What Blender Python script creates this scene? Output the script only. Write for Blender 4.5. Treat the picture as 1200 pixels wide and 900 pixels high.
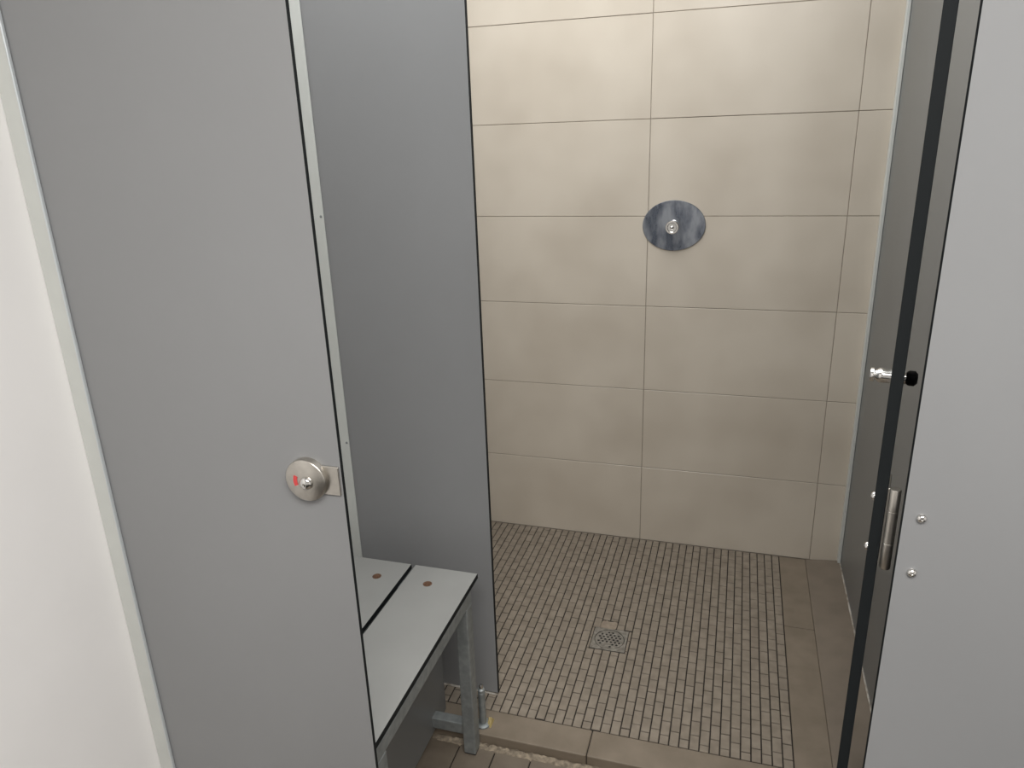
import bpy, bmesh, math, random
from mathutils import Vector, Matrix

for o in list(bpy.data.objects):
    bpy.data.objects.remove(o, do_unlink=True)
S = bpy.context.scene
COL = S.collection
random.seed(7)

# ------------------------------------------------------------------ camera
CAM = Vector((0.2906, -2.4787, 1.4714))
yaw, pitch, roll, FPX = 0.303645, -0.327533, 0.034934, 863.977
Rz = Matrix.Rotation(yaw, 3, 'Z'); Rx = Matrix.Rotation(pitch, 3, 'X'); Ry = Matrix.Rotation(roll, 3, 'Y')
Rm = Rz @ Rx @ Ry                                   # columns: right, forward, up
rgt, fwd, up = Rm.col[0], Rm.col[1], Rm.col[2]
cam_data = bpy.data.cameras.new('camera')
cam_data.sensor_width = 36.0; cam_data.sensor_fit = 'HORIZONTAL'
cam_data.lens = FPX / 1200.0 * 36.0
cam_data.clip_start = 0.02
cam = bpy.data.objects.new('camera', cam_data); COL.objects.link(cam)
M3 = Matrix((rgt, up, -fwd)).transposed()
cam.matrix_world = Matrix.Translation(CAM) @ M3.to_4x4()
S.camera = cam

# ------------------------------------------------------------------ world, lights, exposure
w = bpy.data.worlds.new('world'); S.world = w; w.use_nodes = True
w.node_tree.nodes['Background'].inputs[0].default_value = (0.9, 0.95, 1.0, 1)
w.node_tree.nodes['Background'].inputs[1].default_value = 0.15
S.view_settings.view_transform = 'Standard'
S.view_settings.look = 'None'
S.view_settings.gamma = 1.0
S.view_settings.use_curve_mapping = False
S.view_settings.exposure = 0.0

def area(name, loc, size, power, color, rot=(0, 0, 0)):
    l = bpy.data.lights.new(name, 'AREA'); l.shape = 'RECTANGLE'
    l.size, l.size_y = size; l.energy = power; l.color = color
    o = bpy.data.objects.new(name, l); COL.objects.link(o)
    o.location = loc; o.rotation_euler = rot
    return o
area('ceiling_lamp_cubicle', (-0.08, -0.88, 2.29), (1.0, 1.25), 19, (0.975, 0.99, 0.99))
area('ceiling_lamp_corridor', (0.65, -2.75, 2.29), (1.4, 0.7), 52, (1.0, 0.98, 0.95))

# ------------------------------------------------------------------ helpers
WLOC = {}
def wl(o):
    return WLOC.get(o.name, Vector((0, 0, 0))) if o else Vector((0, 0, 0))
def link(name, me, parent=None, mats=()):
    o = bpy.data.objects.new(name, me); COL.objects.link(o)
    if me is not None:
        for m in mats:
            if len(me.materials) < len(mats): me.materials.append(m)
    if parent is not None:
        o.parent = parent; WLOC[o.name] = wl(parent).copy()
    return o
def thing(name, label, cat, loc=(0, 0, 0), group=None):
    o = bpy.data.objects.new(name, None); COL.objects.link(o)
    o.empty_display_size = 0.05
    o.location = loc; WLOC[o.name] = Vector(loc)
    o['label'] = label; o['category'] = cat; o['kind'] = 'thing'
    if group: o['group'] = group
    return o
def struct(o, label=None):
    o['kind'] = 'structure'
    if label: o['label'] = label
    return o
def bm_box(bm, x0, x1, y0, y1, z0, z1, bevel=0.0, seg=1):
    r = bmesh.ops.create_cube(bm, size=1.0)
    vs = r['verts']
    for v in vs:
        v.co = Vector(((x0 + x1) / 2 + v.co.x * (x1 - x0), (y0 + y1) / 2 + v.co.y * (y1 - y0), (z0 + z1) / 2 + v.co.z * (z1 - z0)))
    if bevel > 0:
        es = list({e for v in vs for e in v.link_edges})
        bmesh.ops.bevel(bm, geom=es, offset=bevel, segments=seg, profile=0.5, affect='EDGES')
def finish(name, bm, mats, parent=None, smooth=False, core_axis=None):
    """core_axis: faces not facing that axis get material slot 1 (cut edges of a laminate)."""
    bmesh.ops.recalc_face_normals(bm, faces=bm.faces[:])
    if core_axis is not None:
        for f in bm.faces:
            f.material_index = 0 if abs(f.normal[core_axis]) > 0.95 else 1
    me = bpy.data.meshes.new(name)
    off = wl(parent)
    bmesh.ops.translate(bm, verts=bm.verts[:], vec=-off)
    bm.to_mesh(me); bm.free()
    if smooth:
        for p in me.polygons: p.use_smooth = True
        try: me.set_sharp_from_angle(angle=math.radians(40))
        except Exception: pass
    if not isinstance(mats, (list, tuple)): mats = [mats]
    return link(name, me, parent, mats)
def box(name, x0, x1, y0, y1, z0, z1, mats, parent=None, bevel=0.0, seg=1, core=None):
    bm = bmesh.new(); bm_box(bm, x0, x1, y0, y1, z0, z1, bevel, seg)
    return finish(name, bm, mats, parent, core_axis=core)
def bm_lathe(bm, prof, loc, axis, segs=32, sx=1.0, sz=1.0):
    """prof: [(r,h)...] along axis; closed with caps where r>0"""
    q = Vector((0, 0, 1)).rotation_difference(Vector(axis).normalized())
    rings = []
    for r, h in prof:
        if r < 1e-6:
            rings.append([bm.verts.new(Vector(loc) + q @ Vector((0, 0, h)))])
        else:
            rings.append([bm.verts.new(Vector(loc) + q @ Vector((r * math.cos(2 * math.pi * i / segs), r * math.sin(2 * math.pi * i / segs), h))) for i in range(segs)])
    for a, b in zip(rings, rings[1:]):
        for i in range(segs):
            j = (i + 1) % segs
            if len(a) == 1 and len(b) == 1: continue
            if len(a) == 1: bm.faces.new((a[0], b[i], b[j]))
            elif len(b) == 1: bm.faces.new((a[i], a[j], b[0]))
            else: bm.faces.new((a[i], a[j], b[j], b[i]))
    if len(rings[0]) > 1: bm.faces.new(rings[0][::-1])
    if len(rings[-1]) > 1: bm.faces.new(rings[-1])
def lathe(name, prof, loc, axis, mat, parent=None, segs=32):
    bm = bmesh.new(); bm_lathe(bm, prof, loc, axis, segs)
    return finish(name, bm, mat, parent, smooth=True)
def tube_box(name, x0, x1, y0, y1, z0, z1, mat, parent, r=0.003):
    return box(name, x0, x1, y0, y1, z0, z1, mat, parent, bevel=r, seg=2)
def plate_with_holes(name, outer, holes, ztop, thick, mat, parent):
    bm = bmesh.new()
    edges = []
    for loop in [outer] + holes:
        vs = [bm.verts.new((x, y, ztop)) for x, y in loop]
        edges += [bm.edges.new((vs[i], vs[(i + 1) % len(vs)])) for i in range(len(vs))]
    bmesh.ops.triangle_fill(bm, use_beauty=True, edges=edges, normal=(0, 0, 1))
    g = bmesh.ops.extrude_face_region(bm, geom=bm.faces[:])
    bmesh.ops.translate(bm, verts=[v for v in g['geom'] if isinstance(v, bmesh.types.BMVert)], vec=(0, 0, -thick))
    return finish(name, bm, mat, parent)
def circ(cx, cy, r, n=24):
    return [(cx + r * math.cos(2 * math.pi * i / n), cy + r * math.sin(2 * math.pi * i / n)) for i in range(n)]

# ------------------------------------------------------------------ materials
def mat(name, col, rough=0.5, metal=0.0, var=0.0, scale=8.0, col2=None, bump=0.0, bscale=200.0, stretch=None, rvar=0.0, spec=0.5, detail=4.0, lo=0.35, hi=0.7):
    m = bpy.data.materials.new(name); m.use_nodes = True
    nt = m.node_tree; N = nt.nodes; L = nt.links
    b = N['Principled BSDF']
    b.inputs['Base Color'].default_value = (*col, 1)
    b.inputs['Roughness'].default_value = rough
    b.inputs['Metallic'].default_value = metal
    b.inputs['Specular IOR Level'].default_value = spec
    geo = N.new('ShaderNodeNewGeometry')
    mp = N.new('ShaderNodeMapping'); L.new(geo.outputs['Position'], mp.inputs['Vector'])
    if stretch: mp.inputs['Scale'].default_value = stretch
    nz = N.new('ShaderNodeTexNoise'); nz.inputs['Scale'].default_value = scale; nz.inputs['Detail'].default_value = detail
    L.new(mp.outputs['Vector'], nz.inputs['Vector'])
    if col2 is not None or var > 0:
        c2 = col2 if col2 is not None else tuple(c * (1 - var) for c in col)
        rp = N.new('ShaderNodeValToRGB')
        rp.color_ramp.elements[0].position = lo; rp.color_ramp.elements[1].position = hi
        rp.color_ramp.elements[0].color = (*c2, 1); rp.color_ramp.elements[1].color = (*col, 1)
        L.new(nz.outputs['Fac'], rp.inputs['Fac']); L.new(rp.outputs['Color'], b.inputs['Base Color'])
    if rvar > 0:
        mr = N.new('ShaderNodeMapRange'); mr.inputs['To Min'].default_value = max(0.02, rough - rvar); mr.inputs['To Max'].default_value = rough + rvar
        L.new(nz.outputs['Fac'], mr.inputs['Value']); L.new(mr.outputs['Result'], b.inputs['Roughness'])
    if bump > 0:
        n2 = N.new('ShaderNodeTexNoise'); n2.inputs['Scale'].default_value = bscale; n2.inputs['Detail'].default_value = 3
        L.new(mp.outputs['Vector'], n2.inputs['Vector'])
        bp = N.new('ShaderNodeBump'); bp.inputs['Strength'].default_value = bump; bp.inputs['Distance'].default_value = 0.002
        L.new(n2.outputs['Fac'], bp.inputs['Height']); L.new(bp.outputs['Normal'], b.inputs['Normal'])
    return m

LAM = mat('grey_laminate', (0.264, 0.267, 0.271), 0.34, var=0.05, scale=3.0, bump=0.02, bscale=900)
LAMD = mat('grey_laminate_darker_tone', (0.165, 0.168, 0.166), 0.36, var=0.05, scale=3.0, bump=0.02, bscale=900)  # darker base colour, used on the side partition and bench lower panel
CORE = mat('black_laminate_core', (0.012, 0.014, 0.015), 0.6, spec=0.12)
ALU = mat('anodised_aluminium', (0.62, 0.635, 0.605), 0.45, metal=0.05, var=0.05, scale=20)
SLAT = mat('pale_bench_laminate', (0.285, 0.285, 0.273), 0.4, var=0.06, scale=9, bump=0.02, bscale=700)
GALV = mat('galvanised_steel', (0.34, 0.36, 0.36), 0.5, metal=0.55, col2=(0.25, 0.27, 0.27), scale=60, rvar=0.08)
STEEL = mat('brushed_steel', (0.60, 0.57, 0.52), 0.33, metal=1.0, var=0.12, scale=90)
CHROME = mat('polished_steel', (0.72, 0.71, 0.69), 0.14, metal=1.0)
VALVE = mat('streaked_steel_plate', (0.40, 0.425, 0.47), 0.30, metal=0.85, col2=(0.15, 0.17, 0.21), scale=12, stretch=(2.6, 1, 1.0), rvar=0.12, detail=7, lo=0.38, hi=0.62)
RUBBER = mat('black_rubber', (0.02, 0.02, 0.02), 0.6)
RED = mat('red_indicator', (0.62, 0.06, 0.06), 0.4)
RUST = mat('rusty_bolt', (0.23, 0.12, 0.07), 0.55, metal=0.4, col2=(0.10, 0.055, 0.035), scale=300)
DARK = mat('dark_cavity', (0.02, 0.02, 0.019), 0.8)
TILE = mat('beige_wall_tile', (0.625, 0.562, 0.475), 0.24, col2=(0.53, 0.468, 0.388), scale=3.4, rvar=0.03, bump=0.02, bscale=45, detail=2.0, lo=0.28, hi=0.62)
GROUT = mat('wall_grout', (0.40, 0.35, 0.29), 0.9, var=0.3, scale=30)
BRICK = mat('taupe_mosaic', (0.272, 0.230, 0.182), 0.62, col2=(0.208, 0.173, 0.134), scale=28, bump=0.15, bscale=500, detail=2)
FGROUT = mat('dark_floor_grout', (0.022, 0.018, 0.014), 0.9, var=0.4, scale=60)
BORDER = mat('taupe_border_tile', (0.228, 0.186, 0.140), 0.62, col2=(0.180, 0.145, 0.106), scale=12, bump=0.12, bscale=400, detail=6)
OUTER = mat('worn_outer_tile', (0.205, 0.168, 0.13), 0.62, col2=(0.16, 0.13, 0.10), scale=9, bump=0.12, bscale=400, detail=6)
QUARRY = mat('tan_floor_tile', (0.178, 0.146, 0.110), 0.6, col2=(0.122, 0.097, 0.072), scale=10, bump=0.12, bscale=350)
MORTAR = mat('crumbly_mortar', (0.34, 0.28, 0.205), 0.9, col2=(0.15, 0.122, 0.09), scale=80, bump=0.5, bscale=250)
SEAL = mat('white_sealant', (0.55, 0.52, 0.47), 0.6, col2=(0.22, 0.19, 0.15), scale=35)
YELLOW = mat('yellowed_sealant', (0.40, 0.31, 0.13), 0.6)
PAINT = mat('white_wall_paint', (0.89, 0.875, 0.862), 0.55, var=0.04, scale=4, bump=0.03, bscale=120)
CEIL = mat('white_ceiling_paint', (0.78, 0.77, 0.75), 0.8)

# ------------------------------------------------------------------ setting
XL, XR = -0.69, 2.3
YF = -4.8
ZC = 2.32
ZF = -0.03                       # level of the changing area and corridor floor
# floor slab: the shower base sits 3 cm above the corridor
bm = bmesh.new()
bm_box(bm, XL, XR, YF, -1.058, ZF - 0.1, ZF - 0.004)
bm_box(bm, XL, 0.72, -1.058, 0.0, ZF - 0.1, -0.0030)
bm_box(bm, 0.72, XR, -1.058, 0.0, ZF - 0.1, ZF - 0.004)
floor = struct(finish('floor', bm, FGROUT), 'tiled floor with small taupe mosaic in the shower')
wall_back = struct(box('wall_back', XL, XR, 0.0025, 0.12, ZF - 0.1, ZC, GROUT), 'beige tiled back wall of the shower')
struct(box('wall_left', XL - 0.1, XL, YF, 0.12, ZF - 0.1, ZC, PAINT), 'plain white wall beside the grey cubicle front')
struct(box('wall_right', XR, XR + 0.1, YF, 0.12, ZF - 0.1, ZC, PAINT))
struct(box('wall_front', XL - 0.1, XR + 0.1, YF - 0.1, YF, ZF - 0.1, ZC, PAINT))
struct(box('ceiling', XL - 0.1, XR + 0.1, YF - 0.1, 0.12, ZC, ZC + 0.1, CEIL))

# wall tiles, 600 x 300, stacked bond
J = 0.0010
xs = [XL, -0.6, 0.0, 0.6, 1.2, 1.8, XR]
wt_cache = {}
for i in range(len(xs) - 1):
    for r in range(10):
        z0, z1 = 0.3 * r, min(0.3 * (r + 1), ZC)
        if z1 - z0 < 0.05: continue
        hw, hh = (xs[i + 1] - xs[i]) / 2 - J, (z1 - z0) / 2 - J
        key = (round(hw, 4), round(hh, 4))
        cx, cz = (xs[i] + xs[i + 1]) / 2, (z0 + z1) / 2
        if key not in wt_cache:
            bm = bmesh.new(); bm_box(bm, -hw, hw, 0, 0.006, -hh, hh, 0.0008)
            o = finish('wall_tile', bm, TILE, wall_back); wt_cache[key] = o.data
        else:
            o = link('wall_tile', wt_cache[key], wall_back)
        o.location = (cx, random.uniform(-0.0004, 0.0004), cz)

# shower mosaic: long side runs towards the back wall
CP, RP = 0.497 / 20, 0.04926          # column and row pitch
LJ, CJ = 0.0015, 0.0013               # half joints
X0M, X1M, Y0M = -0.6462 - CP, 0.497, -0.975
DR = (-0.0665, 0.0405, -0.659, -0.5555)   # drain plate footprint
PATCH = (-0.052, -0.0005, -0.5555, -0.515)
def brick_bm(hx, hy):
    bm = bmesh.new()
    b = 0.0011
    lo = [(-hx, -hy), (hx, -hy), (hx, hy), (-hx, hy)]
    hi = [(-hx + b, -hy + b), (hx - b, -hy + b), (hx - b, hy - b), (-hx + b, hy - b)]
    A = [bm.verts.new((x, y, -0.0045)) for x, y in lo]; B = [bm.verts.new((x, y, -0.0011)) for x, y in lo]; C = [bm.verts.new((x, y, 0)) for x, y in hi]
    for P, Q in ((A, B), (B, C)):
        for i in range(4):
            j = (i + 1) % 4; bm.faces.new((P[i], P[j], Q[j], Q[i]))
    bm.faces.new(C)
    return bm
bricks = []
ncol = int(round((X1M - X0M) / CP))
for c in range(ncol):
    xa = X1M - (c + 1) * CP; xb = xa + CP
    off = -0.0124 + (0.42 * RP if c % 2 else 0.0) + random.uniform(-0.005, 0.005)
    y = off + RP
    while y > Y0M:
        ya, yb = max(y - RP, Y0M), min(y, 0.0)
        y -= RP
        if yb - ya < 0.007: continue
        segs = [(ya, yb)]
        for D in (DR, PATCH):
            ns = []
            for (a, b_) in segs:
                if xb - 0.004 <= D[0] or xa + 0.004 >= D[1] or b_ <= D[2] or a >= D[3]: ns.append((a, b_)); continue
                if xa < D[0] - 0.004: bricks.append((xa + LJ, D[0] - 0.0005, max(a, D[2]) + CJ, min(b_, D[3]) - CJ))
                if xb > D[1] + 0.004: bricks.append((D[1] + 0.0005, xb - LJ, max(a, D[2]) + CJ, min(b_, D[3]) - CJ))
                if a < D[2] - 0.006: ns.append((a, D[2]))
                if b_ > D[3] + 0.006: ns.append((D[3], b_))
            segs = ns
        for (a, b_) in segs: bricks.append((xa + LJ, xb - LJ, a + CJ, b_ - CJ))
def seen(b):
    cx, cy = (b[0] + b[1]) / 2, (b[2] + b[3]) / 2
    if cy < -0.914: return cx > -0.31
    # hidden behind the divider?
    t = (-0.914 - CAM.y) / (cy - CAM.y); return CAM.x + (cx - CAM.x) * t > -0.268
vis = sorted([b for b in bricks if seen(b)], key=lambda b: (Vector(((b[0] + b[1]) / 2, (b[2] + b[3]) / 2, 0)) - CAM).length)
near = set(vis[:298])
bcache = {}
rest = bmesh.new()
for b in bricks:
    hx, hy = (b[1] - b[0]) / 2, (b[3] - b[2]) / 2
    loc = Vector(((b[0] + b[1]) / 2, (b[2] + b[3]) / 2, random.uniform(-0.0005, 0.0003)))
    if b in near:
        key = (round(hx, 4), round(hy, 3))
        if key not in bcache:
            o = finish('mosaic_tile', brick_bm(hx, hy), BRICK, floor); bcache[key] = o.data
        else: o = link('mosaic_tile', bcache[key], floor)
        o.location = loc; o.rotation_euler.z = random.uniform(-0.008, 0.008)
    else:
        t = brick_bm(hx, hy); me = bpy.data.meshes.new('t'); t.to_mesh(me); t.free()
        me.transform(Matrix.Translation(loc)); rest.from_mesh(me); bpy.data.meshes.remove(me)
o = finish('mosaic_tiling', rest, BRICK, floor); o['kind'] = 'stuff'

# kerb, border and outer edge tiles
for xa, xb in ((XL, -0.594), (-0.594, 0.006), (0.006, 0.606), (0.606, 0.702)):
    box('kerb_tile', xa + 0.001, xb - 0.001, -1.062, Y0M - 0.0008, ZF - 0.0045, 0.0, BORDER, floor, 0.003, 2)
for ya, yb in ((-0.409, -0.0015), (-0.9745, -0.409)):
    box('border_tile', 0.4985, 0.5852, ya + 0.0012, yb - 0.0012, -0.005, 0.0, BORDER, floor, 0.0012)
for ya, yb in ((-0.9745, -0.0015),):       # outer tiles rise a little towards the partition
    bm = bmesh.new(); bm_box(bm, 0.5858, 0.7005, ya + 0.0006, yb - 0.0006, -0.005, 0.001, 0.0012)
    for v in bm.verts:
        if v.co.z > -0.003: v.co.z += 0.012 * (v.co.x - 0.5862) / 0.1143
    finish('outer_tile', bm, OUTER, floor)

# changing area and corridor tiles
qc = {}
TX, TY = 0.0955, 0.196
xq = XL + 0.0
cols = [-0.6095 + 0.0955 * i for i in range(-1, 14)]
for x in cols:
    for k in range(7):
        xa, xb = max(x, XL), x + TX; yb = -1.0665 - k * TY; ya = yb - TY
        key = round(xb - xa, 3)
        if key not in qc:
            bm = bmesh.new(); hx, hy = (xb - xa) / 2 - 0.0016, TY / 2 - 0.0016
            bm_box(bm, -hx, hx, -hy, hy, -0.006, 0, 0.001)
            o = finish('floor_tile', bm, QUARRY, floor); qc[key] = o.data
        else: o = link('floor_tile', qc[key], floor)
        o.location = ((xa + xb) / 2, (ya + yb) / 2, ZF + random.uniform(-0.0006, 0.0006))

# crumbly mortar at the foot of the kerb, and the patched bed behind the drain
def rubble(name, x0, x1, y0, y1, z0, h, n, m, parent):
    bm = bmesh.new()
    nx, ny = n, 5
    g = [[None] * (ny + 1) for _ in range(nx + 1)]
    for i in range(nx + 1):
        for j in range(ny + 1):
            u, v = i / nx, j / ny
            e = min(u, 1 - u) * 6; f = math.sin(math.pi * v)
            z = z0 + h * min(1, e) * f * random.uniform(0.45, 1.0) if 0 < j < ny and 0 < i < nx else z0
            jx = random.uniform(-.3, .3) * (x1 - x0) / nx if 0 < i < nx else 0
            jy = random.uniform(-.3, .3) * (y1 - y0) / ny
            g[i][j] = bm.verts.new((x0 + (x1 - x0) * u + jx, y0 + (y1 - y0) * v + jy, z))
    for i in range(nx):
        for j in range(ny): bm.faces.new((g[i][j], g[i + 1][j], g[i + 1][j + 1], g[i][j + 1]))
    return finish(name, bm, m, parent, smooth=True)
rubble('mortar_fillet', -0.44, 0.14, -1.084, -1.058, ZF - 0.003, 0.013, 70, MORTAR, floor)
rubble('mortar_patch', PATCH[0], PATCH[1], PATCH[2], PATCH[3], -0.0032, 0.0036, 9, mat('sandy_mortar', (0.31, 0.255, 0.195), 0.9, col2=(0.24, 0.195, 0.15), scale=60, bump=0.3), floor)

# ------------------------------------------------------------------ cubicle panels
TOP = 2.02
TH = 0.013
TF = 0.0068                     # the front panels are thinner than the door
def screw(name, loc, axis, parent, r=0.0052, h=0.0035, m=None):
    return lathe(name, [(r, 0), (r, 0.0006), (r * 0.86, h * 0.6), (r * 0.55, h * 0.92), (r * 0.34, h), (r * 0.3, h * 0.45), (0, h * 0.45)], loc, axis, m or CHROME, parent, 20)
def pedestal(x, y, z1, parent):
    lathe('pedestal_foot', [(0.03, 0), (0.03, 0.005), (0.012, 0.012), (0.012, z1 - ZF - 0.01), (0.018, z1 - ZF - 0.008), (0.018, z1 - ZF)], (x, y, ZF), (0, 0, 1), STEEL, parent, 24)

# front panel with the lock
YP = -1.64
fp = thing('partition_panel', 'grey laminate front panel carrying the round steel lock with red indicator', 'partition', (-0.46, YP, ZF), 'grey cubicle partitions')
box('panel', -0.676, -0.231, YP, YP + TF, 0.10, TOP, [LAM, CORE], fp, 0.0007, core=1)
bm = bmesh.new()                                    # channel along the white wall
bm_box(bm, -0.6895, -0.6605, YP - 0.004, YP - 0.0005, 0.08, TOP, 0.0006)
bm_box(bm, -0.6895, -0.6605, YP + TH + 0.0005, YP + TH + 0.004, 0.08, TOP, 0.0006)
bm_box(bm, -0.6895, -0.682, YP - 0.001, YP + TH + 0.001, 0.08, TOP)
ch = finish('wall_channel', bm, ALU, fp)
box('channel_lip', -0.6605, -0.6575, YP - 0.0062, YP - 0.0005, 0.08, TOP, mat('bright_channel_lip', (0.66, 0.70, 0.72), 0.3, metal=0.4), ch, 0.001)
pedestal(-0.31, YP + TH / 2, 0.10, fp)
LX, LZ = -0.285, 1.0085
lk = lathe('lock', [(0.0326, 0), (0.0326, 0.009), (0.0321, 0.0108), (0.0306, 0.012), (0, 0.012)], (LX, YP, LZ), (0, -1, 0), STEEL, fp, 48)
box('lock_plate', LX + 0.015, -0.2345, YP - 0.0035, YP, LZ - 0.0225, LZ + 0.0225, STEEL, lk, 0.0008)
lathe('lock_knob', [(0.0100, 0), (0.0100, 0.002), (0.0090, 0.005), (0.0060, 0.0072), (0.0024, 0.0078), (0.0020, 0.003), (0, 0.003)], (LX + 0.0025, YP - 0.012, LZ - 0.0025), (0, -1, 0), CHROME, lk, 28)
bm = bmesh.new()                                    # red window, a short curved bar
n = 8; vs0 = []; vs1 = []
for i in range(n + 1):
    a = math.pi + (-0.42 + 0.84 * i / n)
    for R_, lst in ((0.0150, vs0), (0.0210, vs1)):
        lst.append(bm.verts.new((LX + 0.002 + R_ * math.cos(a), YP - 0.0125, LZ - 0.0008 + R_ * math.sin(a))))
for i in range(n): bm.faces.new((vs0[i], vs0[i + 1], vs1[i + 1], vs1[i]))
g = bmesh.ops.extrude_face_region(bm, geom=bm.faces[:])
bmesh.ops.translate(bm, verts=[v for v in g['geom'] if isinstance(v, bmesh.types.BMVert)], vec=(0, 0.002, 0))
o = finish('indicator_window', bm, RED, lk); o['label'] = 'red occupied indicator'

# divider between bench and shower
YD = -0.914
dv = thing('partition_panel', 'grey laminate divider standing on the mosaic behind the bench', 'partition', (-0.47, YD, 0), 'grey cubicle partitions')
box('panel', -0.676, -0.2715, YD, YD + TH, 0.0035, TOP, [LAM, CORE], dv, 0.0007, core=1)
bm = bmesh.new()
bm_box(bm, -0.6895, -0.648, YD - 0.004, YD - 0.0005, 0.004, TOP, 0.0006)
bm_box(bm, -0.6895, -0.648, YD + TH + 0.0005, YD + TH + 0.004, 0.004, TOP, 0.0006)
bm_box(bm, -0.6895, -0.682, YD - 0.001, YD + TH + 0.001, 0.004, TOP)
ch = finish('wall_channel', bm, ALU, dv)
for z in (1.301, 0.724, 0.15, 1.85): screw('screw', (-0.6545, YD - 0.004, z), (0, -1, 0), ch, 0.0032, 0.0015, GALV)
rubble('bottom_sealant', -0.64, -0.272, YD - 0.004, YD + 0.003, 0.0005, 0.0045, 40, SEAL, dv)

# right side partition
XP = 0.695
sp = thing('partition_panel', 'side partition in a darker grey tone, meeting the tiled wall, white sealant along its base', 'partition', (XP, -0.8, 0.012), 'grey cubicle partitions')
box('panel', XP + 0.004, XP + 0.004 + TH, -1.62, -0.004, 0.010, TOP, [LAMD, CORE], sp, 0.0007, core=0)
bm = bmesh.new()
bm_box(bm, 0.6885, XP + 0.0035, -0.024, -0.001, 0.014, TOP, 0.0012)
bm_box(bm, XP + 0.0045 + TH, XP + 0.021 + 0.004, -0.024, -0.001, 0.014, TOP, 0.0012)
finish('wall_channel', bm, ALU, sp)
box('base_sealant', XP - 0.0005, XP + 0.0042, -1.0, -0.024, 0.0110, 0.0165, SEAL, sp, 0.0015)

# front panel on the right
XQ = 0.488
rp_ = thing('partition_panel', 'pale grey front panel with two dome screws beside the open door', 'partition', (0.7, YP, ZF), 'grey cubicle partitions')
box('panel', XQ, 1.15, YP, YP + TF, 0.10, TOP, [LAM, CORE], rp_, 0.0007, core=1)
for x, z in ((0.5075, 1.044), (0.5065, 0.973)): screw('screw', (x, YP, z), (0, -1, 0), rp_, 0.0056, 0.0045)
pedestal(0.62, YP + TH / 2, 0.10, rp_); pedestal(1.05, YP + TH / 2, 0.10, rp_)

# open door, swung inwards and seen edge-on
HX, HY = 0.4675, -1.617
th = math.radians(11.27)          # a little short of square, towards the side partition
dr = thing('cubicle_door', 'open grey cubicle door with black edges, steel knob and rubber buffer', 'door', (0, 0, 0))
DW = 0.69
box('panel', -TH / 2, TH / 2, 0, DW, 0.12, TOP, [LAM, CORE], dr, 0.0007, core=0)
KY, KZ = 0.63, 1.010
lathe('knob', [(0.0140, 0), (0.0142, 0.016), (0.0138, 0.022), (0.0105, 0.0265), (0.0100, 0.0285), (0.0135, 0.0300), (0.0135, 0.0360), (0.0125, 0.0372), (0, 0.0372)], (-TH / 2, KY, KZ), (-1, 0, 0), CHROME, dr, 32)
kb = lathe('knob', [(0.0130, 0), (0.0130, 0.011), (0.0105, 0.0125), (0, 0.0125)], (TH / 2, KY, KZ), (1, 0, 0), CHROME, dr, 32)
lathe('rubber_buffer', [(0.0125, 0), (0.0145, 0.004), (0.0145, 0.013), (0.009, 0.018), (0, 0.0185)], (TH / 2 + 0.0125, KY, KZ), (1, 0, 0), RUBBER, kb, 32)
for hz in (1.0175, 0.30, 1.80):
    hg = lathe('hinge', [(0.0055, -0.052), (0.006, -0.051), (0.006, -0.0185), (0.0052, -0.018), (0.0052, -0.0172), (0.006, -0.0167), (0.006, 0.0235), (0.0052, 0.024), (0.0052, 0.0248), (0.006, 0.0253), (0.006, 0.051), (0.0055, 0.052)], (0.0145, -0.004, hz), (0, 0, 1), STEEL, dr, 20)
    box('hinge_leaf', TH / 2 + 0.0002, TH / 2 + 0.0024, -0.001, 0.04, hz - 0.05, hz + 0.05, STEEL, hg, 0.0005)
    for s in (0.034, -0.0335): screw('screw', (-TH / 2, 0.0065, hz + s), (-1, 0, 0), hg, 0.0052, 0.004)
dr.location = (HX, HY, 0); dr.rotation_euler.z = -th

# ------------------------------------------------------------------ bench
BZ = 0.457; BT = 0.013
XB0, XB1 = -0.612, -0.270
YB0, YB1 = -1.605, -1.0235
bn = thing('bench', 'two-slat pale bench on galvanised legs beside the grey divider', 'bench', (-0.44, -1.3, ZF))
for xa, xb, bx in ((-0.4352, XB1, -0.373), (XB0, -0.4455, -0.507)):
    sl = box('slat', xa, xb, YB0, YB1, BZ - BT, BZ, [SLAT, CORE], bn, 0.0008, core=2)
    for yy in (-1.0935, -1.535):
        b = lathe('bolt', [(0.0110, 0.0), (0.0110, 0.0005), (0.0095, 0.0008), (0.0075, 0.0004), (0.0055, 0.0004), (0.0050, 0.0016), (0, 0.0018)], (bx, yy, BZ - 0.0001), (0, 0, 1), RUST, sl, 24)
RZ = BZ - BT - 0.0005
TB = 0.035
xl0, xl1 = -0.3025, -0.2705          # front legs
xr0, xr1 = -0.6095, -0.5775
tube_box('rail', xl0, xl1, YB0 + 0.03, -1.072, RZ - TB, RZ, GALV, bn)
tube_box('rail', xr0, xr1, YB0 + 0.03, -1.072, RZ - TB, RZ, GALV, bn)
for yy in (-1.1065, -1.57):
    tube_box('cross_rail', xr1, xl0, yy, yy + TB, RZ - TB, RZ, GALV, bn)
    for xa, xb in ((xl0, xl1), (xr0, xr1)):
        lg = tube_box('leg', xa, xb, yy, yy + TB, ZF + 0.004, RZ - TB, GALV, bn)
        box('leg_cap', xa + 0.001, xb - 0.001, yy + 0.001, yy + TB - 0.001, ZF + 0.0008, ZF + 0.0045, RUBBER, lg, 0.0008)
tube_box('stretcher', xr1, xl0, -1.0955, -1.0755 + 0.008, 0.021, 0.054, GALV, bn)
box('lower_panel', -0.402, -0.390, YB0 + 0.01, -1.005, 0.004, RZ - TB - 0.002, [LAMD, CORE], bn, 0.0007, core=0)
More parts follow.
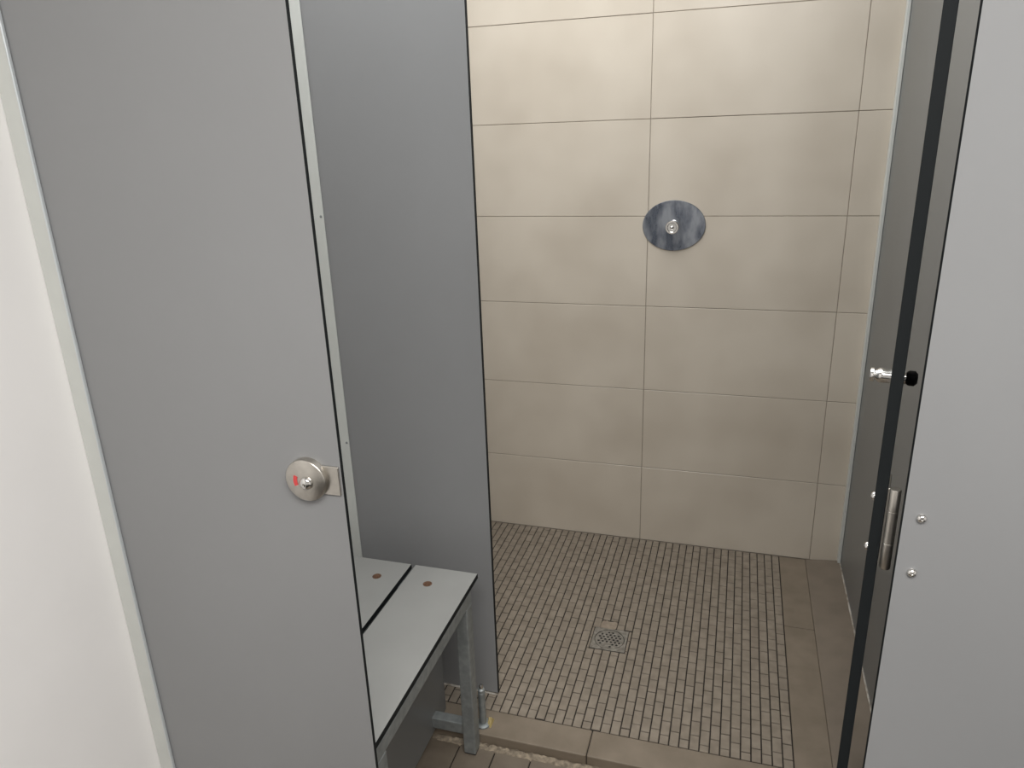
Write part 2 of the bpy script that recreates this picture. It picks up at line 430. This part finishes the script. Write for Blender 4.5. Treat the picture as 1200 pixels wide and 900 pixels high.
screw('screw', (-0.390, -1.315, 0.20), (1, 0, 0), bn, 0.0045, 0.002, DARK)

# small steel post on the kerb
ps = thing('steel_post', 'short steel floor post on the kerb tile behind the bench leg', 'post', (-0.2765, -1.028, 0.0))
lathe('post', [(0.0095, 0.004), (0.0095, 0.103), (0.0088, 0.1035), (0.0088, 0.107), (0.0095, 0.1075), (0.0095, 0.113), (0.006, 0.116), (0, 0.116)], (-0.2765, -1.028, 0), (0, 0, 1), GALV, ps, 24)
lathe('cap_screw', [(0.0052, 0), (0.0052, 0.010), (0.004, 0.012), (0, 0.012)], (-0.2765, -1.028, 0.1155), (0, 0, 1), CHROME, ps, 16)
lathe('flange', [(0.020, 0.0003), (0.020, 0.004), (0.017, 0.006), (0.0095, 0.007)], (-0.2765, -1.028, 0), (0, 0, 1), GALV, ps, 24)
rubble('yellowed_sealant', -0.2665, -0.2525, -1.036, -1.004, 0.0003, 0.016, 7, YELLOW, ps)

# ------------------------------------------------------------------ push valve on the back wall
vx, vz = 0.0835, 1.1705
vt = thing('shower_valve', 'oval streaked steel shower plate with a round push button', 'shower valve', (vx, 0, vz))
bm = bmesh.new()
bm_lathe(bm, [(1.0, 0.0008), (1.0, 0.0035), (0.985, 0.0048), (0, 0.0050)], (0, 0, 0), (0, -1, 0), 72)
for v in bm.verts: v.co = Vector((vx + v.co.x * 0.1005, v.co.y, vz + v.co.z * 0.0805))
finish('plate', bm, VALVE, vt, smooth=True)
bt = lathe('push_button', [(0.017, 0), (0.017, 0.006), (0.0125, 0.008), (0.0125, 0.040), (0.0175, 0.043), (0.0208, 0.046), (0.0208, 0.064), (0.0192, 0.066), (0.0150, 0.066), (0.0135, 0.061), (0, 0.0605)], (vx, -0.005, vz + 0.002), (0, -1, 0), CHROME, vt, 40)
lathe('button_stud', [(0.0055, 0), (0.0055, 0.002), (0.003, 0.0045), (0, 0.005)], (vx, -0.0665, vz + 0.002), (0, -1, 0), CHROME, bt, 20)

# ------------------------------------------------------------------ drain
dc = ((DR[0] + DR[1]) / 2, (DR[2] + DR[3]) / 2)
dn = thing('floor_drain', 'square steel drain plate with round perforated grate in the mosaic', 'drain', (dc[0], dc[1], -0.003))
sq = [(DR[0] + .0015, DR[2] + .0015), (DR[1] - .0015, DR[2] + .0015), (DR[1] - .0015, DR[3] - .0015), (DR[0] + .0015, DR[3] - .0015)]
DRN = mat('worn_drain_steel', (0.46, 0.44, 0.40), 0.36, metal=0.7, col2=(0.25, 0.235, 0.21), scale=60)
plate_with_holes('frame', sq, [circ(dc[0], dc[1], 0.0455, 40)], 0.0004, 0.003, DRN, dn)
holes = []
pt = 0.0125
for i in range(-4, 5):
    for j in range(-4, 5):
        x, y = (i + (0.5 if j % 2 else 0)) * pt, j * pt * 0.87
        if math.hypot(x, y) < 0.036 and not (-.02 < x < .005 and -.033 < y < -.015): holes.append(circ(dc[0] + x, dc[1] + y, 0.0038, 10))
plate_with_holes('grate', circ(dc[0], dc[1], 0.0435, 40), holes, -0.0004, 0.0015, DRN, dn)
lathe('sump', [(0.0452, 0), (0.0452, 0.0002), (0, 0.0002)], (dc[0], dc[1], -0.00285), (0, 0, 1), DARK, dn, 40)
